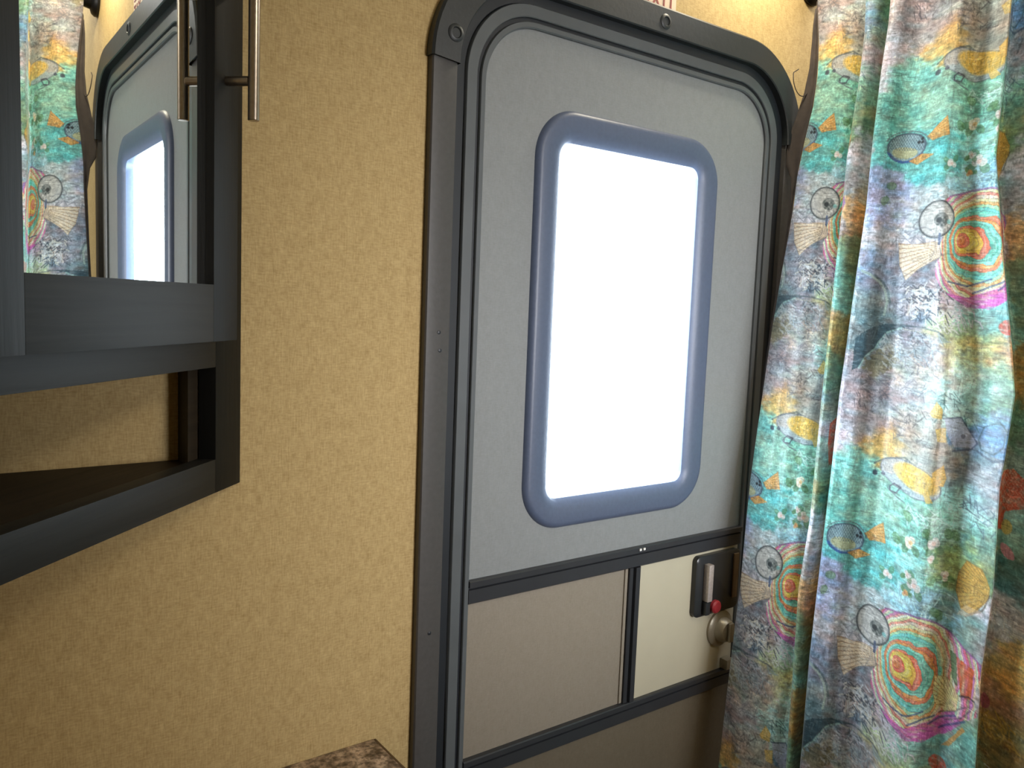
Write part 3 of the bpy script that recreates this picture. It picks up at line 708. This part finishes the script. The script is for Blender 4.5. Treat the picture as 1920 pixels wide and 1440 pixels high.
    for a, b in (((193.5, 647.0), (230.8, 649.9)), ((230.8, 649.9), (268.8, 634.9)), ((243.0, 660.8), (290.7, 637.0)), ((281.6, 652.6), (323.7, 618.6)), ((301.3, 654.4), (337.4, 618.0))):
        s.put(s.seg(a, b, 1.6)*0.7, (52, 74, 130))
    s.put(s.poly([(310.3, 525.7), (338.6, 529.3), (341.0, 578.0), (327.1, 582.8)])*(0.8+gn(s, 43, 4, 14)), (214, 92, 50))
    s.put(s.poly([(298.4, 521.9), (310.1, 524.1), (320.0, 573.6), (309.2, 564.3)])*0.8, (92, 122, 84))
    s.put(s.poly([(269.6, 510.6), (289.6, 514.8), (300.2, 555.7), (285.1, 557.1)])*0.6, (220, 210, 170))
    s.put(s.outline([(172.9, 498.2), (212.5, 482.4), (240.7, 480.6), (269.3, 485.7), (295.8, 494.8), (320.2, 506.1), (350.9, 516.6)], 1.5, False)*0.8, (150, 90, 150))
    s.put(s.outline([(346.3, 577.2), (337.1, 576.3), (325.4, 583.7)], 1.2, False)*0.8, (40, 40, 50))
    for q in (((336.4, 594.5), (317.7, 616.2)), ((317.7, 616.2), (297.2, 630.0)), ((342.8, 594.9), (332.5, 616.0)), ((332.5, 616.0), (308.0, 637.4))):
        s.put(s.seg(q[0], q[1], 1.0)*0.7, (80, 70, 84))
    s.put(s.poly([(321.3, 672.1), (309.4, 680.2), (328.0, 645.2), (336.4, 628.4), (340.6, 631.6)])*0.85, (214, 150, 76))
    fan([(279.9, 572.4), (302.4, 569.2), (323.7, 584.5), (324.0, 609.5), (305.8, 624.0), (287.3, 616.6), (280.0, 596.3)], (334.5, 616.8), (240, 224, 160), (150, 110, 60), 16, 110)
    fan([(86.9, 582.1), (121.1, 583.7), (162.8, 577.5), (172.0, 604.7), (133.7, 628.0), (112.2, 649.8), (95.6, 623.0)], (195.8, 580.4), (232, 208, 180), (134, 96, 70), 22, 110)
    e = Sub((153.8, 539.2), 46)
    r = np.hypot(e.x, e.y)/1.0
    e.put(soft(r, 34), (84, 88, 92)); e.put(soft(r, 31)*0.95, (176, 172, 172)); e.put(soft(r, 29)*(0.5+gn(e, 44, 5, 4)), (212, 208, 206))
    e.put(soft(np.hypot(e.x-9, (e.y-1)*1.1), 14)*(0.75+gn(e, 45, 4, 3)), (90, 96, 96)); e.put(soft(np.hypot(e.x-4, e.y-2), 5)*0.9, (46, 52, 56)); e.put(soft(np.hypot(e.x-24, e.y-4), 4)*0.8, (130, 196, 200))
    e.put(e.outline([(162.9, 565.7), (164.7, 588.4), (180.3, 602.8)], 2.4, False)*0.8, (70, 84, 120))
    # ---- scaled sunfish with an orange tail
    s = Sub((72.0, 402.4), 70)
    b = ell(s.x, s.y, 0, 0, 38, 27, -0.08)
    s.put((b < 1)*0.85, (150, 168, 182)); s.put((ell(s.x, s.y, -2, 10, 26, 11) < 1)*0.7, (196, 186, 130))
    sc = np.abs(np.sin((s.x+s.y*0.6)*0.62))*np.abs(np.sin((s.x-s.y*0.8)*0.55))
    s.put((b < 0.97)*(s.y < 6)*np.clip((0.34-sc)*3, 0, 1)*0.75, (52, 72, 96))
    s.put(np.clip(1-np.abs(b-1)*11, 0, 1)*0.9, (50, 62, 84)); s.put((np.abs(b-1) < 0.09)*(s.y > 12)*0.8, (58, 96, 170))
    s.put((np.abs(b-1.16) < 0.05)*(s.y < -8)*0.6, (90, 96, 110))
    for c in ((102.0, 387.4), (103.2, 394.1), (96.2, 393.4)): s.put(soft(np.hypot(s.x-s.rel(c)[0], s.y-s.rel(c)[1]), 3.0)*0.95, (24, 28, 36))
    fan([(110.8, 385.5), (143.5, 355.1), (153.8, 389.0), (121.7, 395.9)], (105.0, 391.5), (226, 170, 96), (160, 100, 50), 14, 60, 0.95)
    fan([(81.3, 427.8), (104.8, 415.7), (128.5, 421.4), (99.1, 435.7)], (89.1, 419.0), (226, 160, 80), (140, 90, 50), 14, 50, 0.9)
    # ---- golden fish with a grey head
    s = Sub((174.1, 258.2), 90)
    b = ell(s.x, s.y, 6, 2, 60, 27, 0.14)
    s.put((b < 1)*0.8, (170, 172, 186)); y_ = ell(s.x, s.y, 18, -2, 46, 21, 0.16)
    s.put(np.clip((1.08-y_)*5, 0, 1)*(0.92+0.5*gn(s, 46, 3, 8)), (240, 194, 92))
    s.put((y_ < 0.95)*(np.abs(np.sin(s.x*0.55+s.y*0.2)) < 0.25)*0.3, (206, 140, 60))
    s.put(np.clip(1-np.abs(b-1)*16, 0, 1)*0.6, (96, 100, 116)); s.put(s.outline([(108.0, 254.3), (128.0, 241.1), (164.6, 227.7), (173.7, 231.2)], 1.6, False)*0.6, (70, 80, 90))
    for c, rr_ in (((112.1, 271.2), 5), ((128.4, 268.7), 4)): s.put(soft(np.hypot(s.x-s.rel(c)[0], s.y-s.rel(c)[1]), rr_)*0.85, (60, 66, 84))
    s.put(s.outline([(144.6, 285.9), (152.0, 278.9), (165.4, 281.9), (158.9, 293.6), (145.9, 293.4)], 1.3)*0.8, (60, 60, 80))
    s.put(s.outline([(141.0, 290.9), (164.6, 301.7), (175.6, 304.2)], 1.3, False)*0.6, (90, 90, 110))
    fan([(217.9, 236.8), (237.0, 220.4), (246.5, 242.1), (242.9, 256.2), (223.1, 256.1)], (213.6, 247.4), (240, 196, 110), (216, 150, 70), 12, 50, 0.9)
    s.put(s.poly([(205.9, 274.2), (218.1, 274.5), (228.2, 286.7), (214.8, 290.7)])*0.8, (240, 200, 110))
    # ---- small grey fish with yellow fins
    s = Sub((253.0, 157.8), 60)
    s.put(s.poly([(226.1, 142.4), (254.2, 136.2), (288.1, 170.6), (286.5, 183.7), (253.2, 188.3), (235.3, 168.4)])*0.85, (188, 190, 216))
    s.put(s.outline([(224.0, 141.9), (256.1, 135.8), (290.4, 173.6), (281.4, 186.8), (250.3, 194.6)], 1.4, False)*0.7, (70, 80, 110))
    s.put(soft(np.hypot(s.x-s.rel((265.0, 167.0))[0], s.y-s.rel((265.0, 167.0))[1]), 4)*0.7, (90, 90, 110))
    fan([(196.1, 137.5), (205.8, 116.4), (219.5, 126.8), (220.3, 143.6), (202.3, 143.8)], (213.8, 152.6), (244, 208, 120), (200, 150, 70), 10, 50, 0.9)
    fan([(211.5, 162.6), (230.4, 156.4), (234.5, 181.7), (218.7, 181.7)], (235.3, 162.8), (240, 206, 120), (200, 150, 70), 10, 50, 0.8)
    s = Sub((306.7, 172.4), 60)
    s.put(s.outline([(291.1, 166.2), (296.6, 143.2), (317.9, 129.4), (332.0, 140.4), (329.3, 167.7), (315.7, 183.6), (297.1, 181.1)], 1.4)*0.6, (50, 76, 84))
    s.put(s.outline([(292.4, 185.9), (315.6, 194.4), (335.9, 187.3)], 2.0, False)*0.6, (50, 66, 90))
    s.put(s.seg((337.4, 208.2), (330.2, 229.7), 2)*0.6, (70, 80, 90))
    # ---- ochre shell fan
    fan([(293.4, 393.7), (303.2, 367.5), (327.4, 369.7), (343.7, 393.0), (344.5, 409.5), (323.6, 448.1), (305.2, 448.3), (293.6, 423.7)], (348.5, 400.9), (214, 162, 70), (140, 98, 44), 15, 100, 0.92)
    s = Sub((318.2, 443.1), 60); s.put(s.outline([(345.4, 403.9), (337.4, 431.9), (313.8, 455.7)], 1.4, False)*0.7, (96, 84, 76))
    s.put(s.poly([(299.8, 461.3), (311.1, 438.7), (336.2, 435.9), (317.3, 454.3)])*0.5, (222, 190, 160))
    # small orange tail fish, red blooms
    blossom((198.5, 364.4), 13, ((246, 230, 210), (244, 190, 120))); blossom((241.4, 353.8), 13); blossom((166.9, 439.2), 10); blossom((216.3, 432.5), 14); blossom((201.6, 418.8), 8); blossom((270.5, 404.9), 10)
    blossom((240.9, 380.2), 8); blossom((201.9, 451.2), 7, ((226, 170, 110), (206, 120, 90)))
    for c in ((172.1, 370.2), (279.1, 334.8), (223.9, 338.9), (265.6, 334.6), (246.8, 415.5), (270.8, 471.2), (262.5, 468.1), (185.1, 322.6), (54.3, 476.2), (45.0, 505.5)):
        s = Sub(c, 26); s.put((ell(s.x, s.y, 0, 0, 10, 7, random.random()*3) < 1)*0.55, (96, 140, 84)); s.put(np.clip(1-np.abs(ell(s.x, s.y, 0, 0, 10, 7)-1)*5, 0, 1)*0.35, (50, 90, 66))
    s = Sub((307.9, 711.8), 24); s.put(soft(ell(s.x, s.y, 0, 0, 1, 0.8), 16)*(0.85+gn(s, 47)), (216, 100, 84))
    s = Sub((347.3, 706.4), 24); s.put(soft(ell(s.x, s.y, 0, 0, 1, 1), 12)*(0.8+gn(s, 48)), (196, 110, 90))
    s = Sub((56.9, -68.0), 70)
    # red koi and its neighbours at the right
    s = Sub((422.1, 245.2), 90)
    s.put(s.poly([(396.9, 218.6), (411.0, 203.6), (433.7, 195.6), (462.4, 212.2), (461.0, 253.9), (428.0, 268.6), (425.4, 299.0), (407.8, 300.7), (399.4, 256.4)])*(0.9+gn(s, 49, 6, 6)), (214, 90, 58))
    s.put((np.abs(np.sin(s.x*0.5+s.y*0.3)*np.sin(s.x*0.4-s.y*0.5)) < 0.13)*s.poly([(396.9, 218.6), (411.0, 203.6), (433.7, 195.6), (462.4, 212.2), (459.8, 246.0), (427.4, 264.6), (405.7, 254.5)])*0.6, (240, 190, 150))
    s = Sub((442.9, 330.6), 30); s.put((ell(s.x, s.y, 0, 0, 17, 9, 0.5) < 1)*0.85, (232, 140, 160))
    s = Sub((435.5, 292.2), 30); s.put(soft(ell(s.x, s.y, 0, 0, 1, 1), 12)*0.8, (236, 190, 90))
    s = Sub((321.6, -5.2), 60)
    scribble((470.9, 604.6), 36, 30, (190, 146, 60), 0.9, 0.7, 22); scribble((445.1, 434.2), 40, 26, (210, 204, 190), 0.8, 0.6, 24)
    s = Sub((440.9, 580.3), 20); s.put((ell(s.x, s.y, 0, 0, 14, 12) < 1)*0.6, (150, 50, 90))
    # looped pale outlines (jellyfish, reeds)
    for c, a, b_ in (((123.3, 595.7), 34, 44), ((245.5, 556.4), 1, 1), ((52.6, 137.3), 30, 14), ((130.7, 181.1), 20, 10), ((54.5, 213.9), 12, 8)):
        s = Sub(c, 60); q = ell(s.x, s.y, 0, 0, a, b_, 0.3); s.put(np.clip(1-np.abs(q-1)*a/1.6, 0, 1)*0.35, (90, 90, 110))

    # dark pen hatching everywhere
    for su, sv, sd, a in ((11, 1.7, 31, .20), (3.0, 2.2, 34, .16), (1.8, 9, 36, .15)):
        img *= (1 - a*np.clip((n(su, sv, sd)-0.16)*5, 0, 1)*np.clip((n(34, 18, sd+20)+0.2)*3, 0, 1))[..., None]
    for su, sv, sd, a in ((9, 1.7, 33, 38), (2.6, 2.2, 35, 30), (1.8, 8, 37, 26)):
        img += (np.clip((n(su, sv, sd)-0.20)*5, 0, 1)*np.clip((n(30, 20, sd+20)+0.2)*3, 0, 1)*a)[..., None]
    g_ = img.mean(-1, keepdims=True); img = (g_ + (img-g_)*0.95)*np.array([0.96, 0.98, 0.97]) + np.array([2., 4., 5.])
    return np.clip(img, 8, 250)

IMG = paint(U, V)
IMG = IMG/255.0
LINC = np.where(IMG <= 0.04045, IMG/12.92, ((IMG+0.055)/1.055)**2.4)
idx = (np.arange(ncol)[:, None]*nrow + np.arange(nrow)[None, :])
quads = np.stack([idx[:-1, :-1], idx[:-1, 1:], idx[1:, 1:], idx[1:, :-1]], -1).reshape(-1, 4)
me = bpy.data.meshes.new('curtain')
nv_, nq = len(co), len(quads)
me.vertices.add(nv_); me.vertices.foreach_set('co', co.astype(np.float32).ravel())
me.loops.add(nq*4); me.loops.foreach_set('vertex_index', quads.astype(np.int32).ravel())
me.polygons.add(nq); me.polygons.foreach_set('loop_start', (np.arange(nq)*4).astype(np.int32))
me.polygons.foreach_set('use_smooth', np.ones(nq, bool))
ca = me.color_attributes.new('print', 'FLOAT_COLOR', 'POINT')
rgba = np.ones((nv_, 4), np.float32); rgba[:, :3] = LINC.reshape(-1, 3); ca.data.foreach_set('color', rgba.ravel())
cl = me.attributes.new('cloth', 'FLOAT_VECTOR', 'POINT')
uvw = np.zeros((nv_, 3), np.float32); uvw[:, 0] = S.ravel(); uvw[:, 1] = -Zg.ravel(); cl.data.foreach_set('vector', uvw.ravel())
me.update(calc_edges=True); me.validate()
cur = link('shower_curtain', me, M['cloth'])
tag(cur, 'turquoise fabric curtain printed with rainbow fish hanging right of the door', 'curtain')

# hem turned back at the free edge, its dull reverse showing
bm = bmesh.new()
zs = [0.515, 0.49, 0.46, 0.42, 0.38, 0.34, 0.31, 0.285, 0.262, 0.24, 0.20, 0.12, 0.0, -0.12]
wd = [0.002, 0.006, 0.009, 0.012, 0.017, 0.024, 0.031, 0.033, 0.022, 0.010, 0.005, 0.004, 0.003, 0.002]
prev = None
for z, ww in zip(zs, wd):
    y0 = float(line('L0', np.array([z]))[0]); x0 = plane_x(z)
    row = []
    for k in range(6):
        t = k/5; yy = min(y0 + ww*t, -0.0135 if z < 0.44 else -0.006); xx = x0 + 0.004*math.sin(t*math.pi) - 0.010*t*(ww/0.033)
        row.append(bm.verts.new((xx-0.002, yy - (0.001 if k == 0 else 0), Z+z - 0.012*t)))
    if prev:
        for k in range(5): bm.faces.new((prev[k], row[k], row[k+1], prev[k+1]))
    prev = row
hem = from_bm('hem', bm, M['hem'], cur)
sm = hem.modifiers.new('thickness', 'SOLIDIFY'); sm.thickness = 0.0012
# loose curling thread at the hem
bm = bmesh.new(); pts = []
for k in range(22):
    a = math.radians(150 + 200*k/21); r = 0.018*(1-0.012*k)
    pts.append((1.178 + r*math.cos(a), -0.020 - 0.0006*k, Z+0.385 + 0.024*math.sin(a)))
pts = [(1.176, -0.0195, Z+0.405)] + pts
add_tube(bm, pts, 0.0008, 6)
from_bm('loose_thread', bm, M['hem'], cur)
# rod pocket: the cloth goes over the rod and down its back
top = co.reshape(ncol, nrow, 3)[:, 0]
sel = [i for i in range(0, ncol, 3) if top[i, 1] > -0.80]
bm = bmesh.new(); prev = None
for i in sel:
    x0, y0, z0 = top[i]; row = [bm.verts.new((x0+0.0008, y0, z0-0.001))]
    for k in range(9):
        a = math.pi*(1-k/8); row.append(bm.verts.new((ROD[0] + 0.0195*math.cos(a), y0, ROD[1]+0.022 + 0.006*math.sin(a))))
    row.append(bm.verts.new((ROD[0]+0.0185, y0, ROD[1]-0.034)))
    if prev:
        for k in range(len(row)-1): bm.faces.new((prev[k], row[k], row[k+1], prev[k+1]))
    prev = row
from_bm('rod_pocket', bm, M['pocket'], cur)
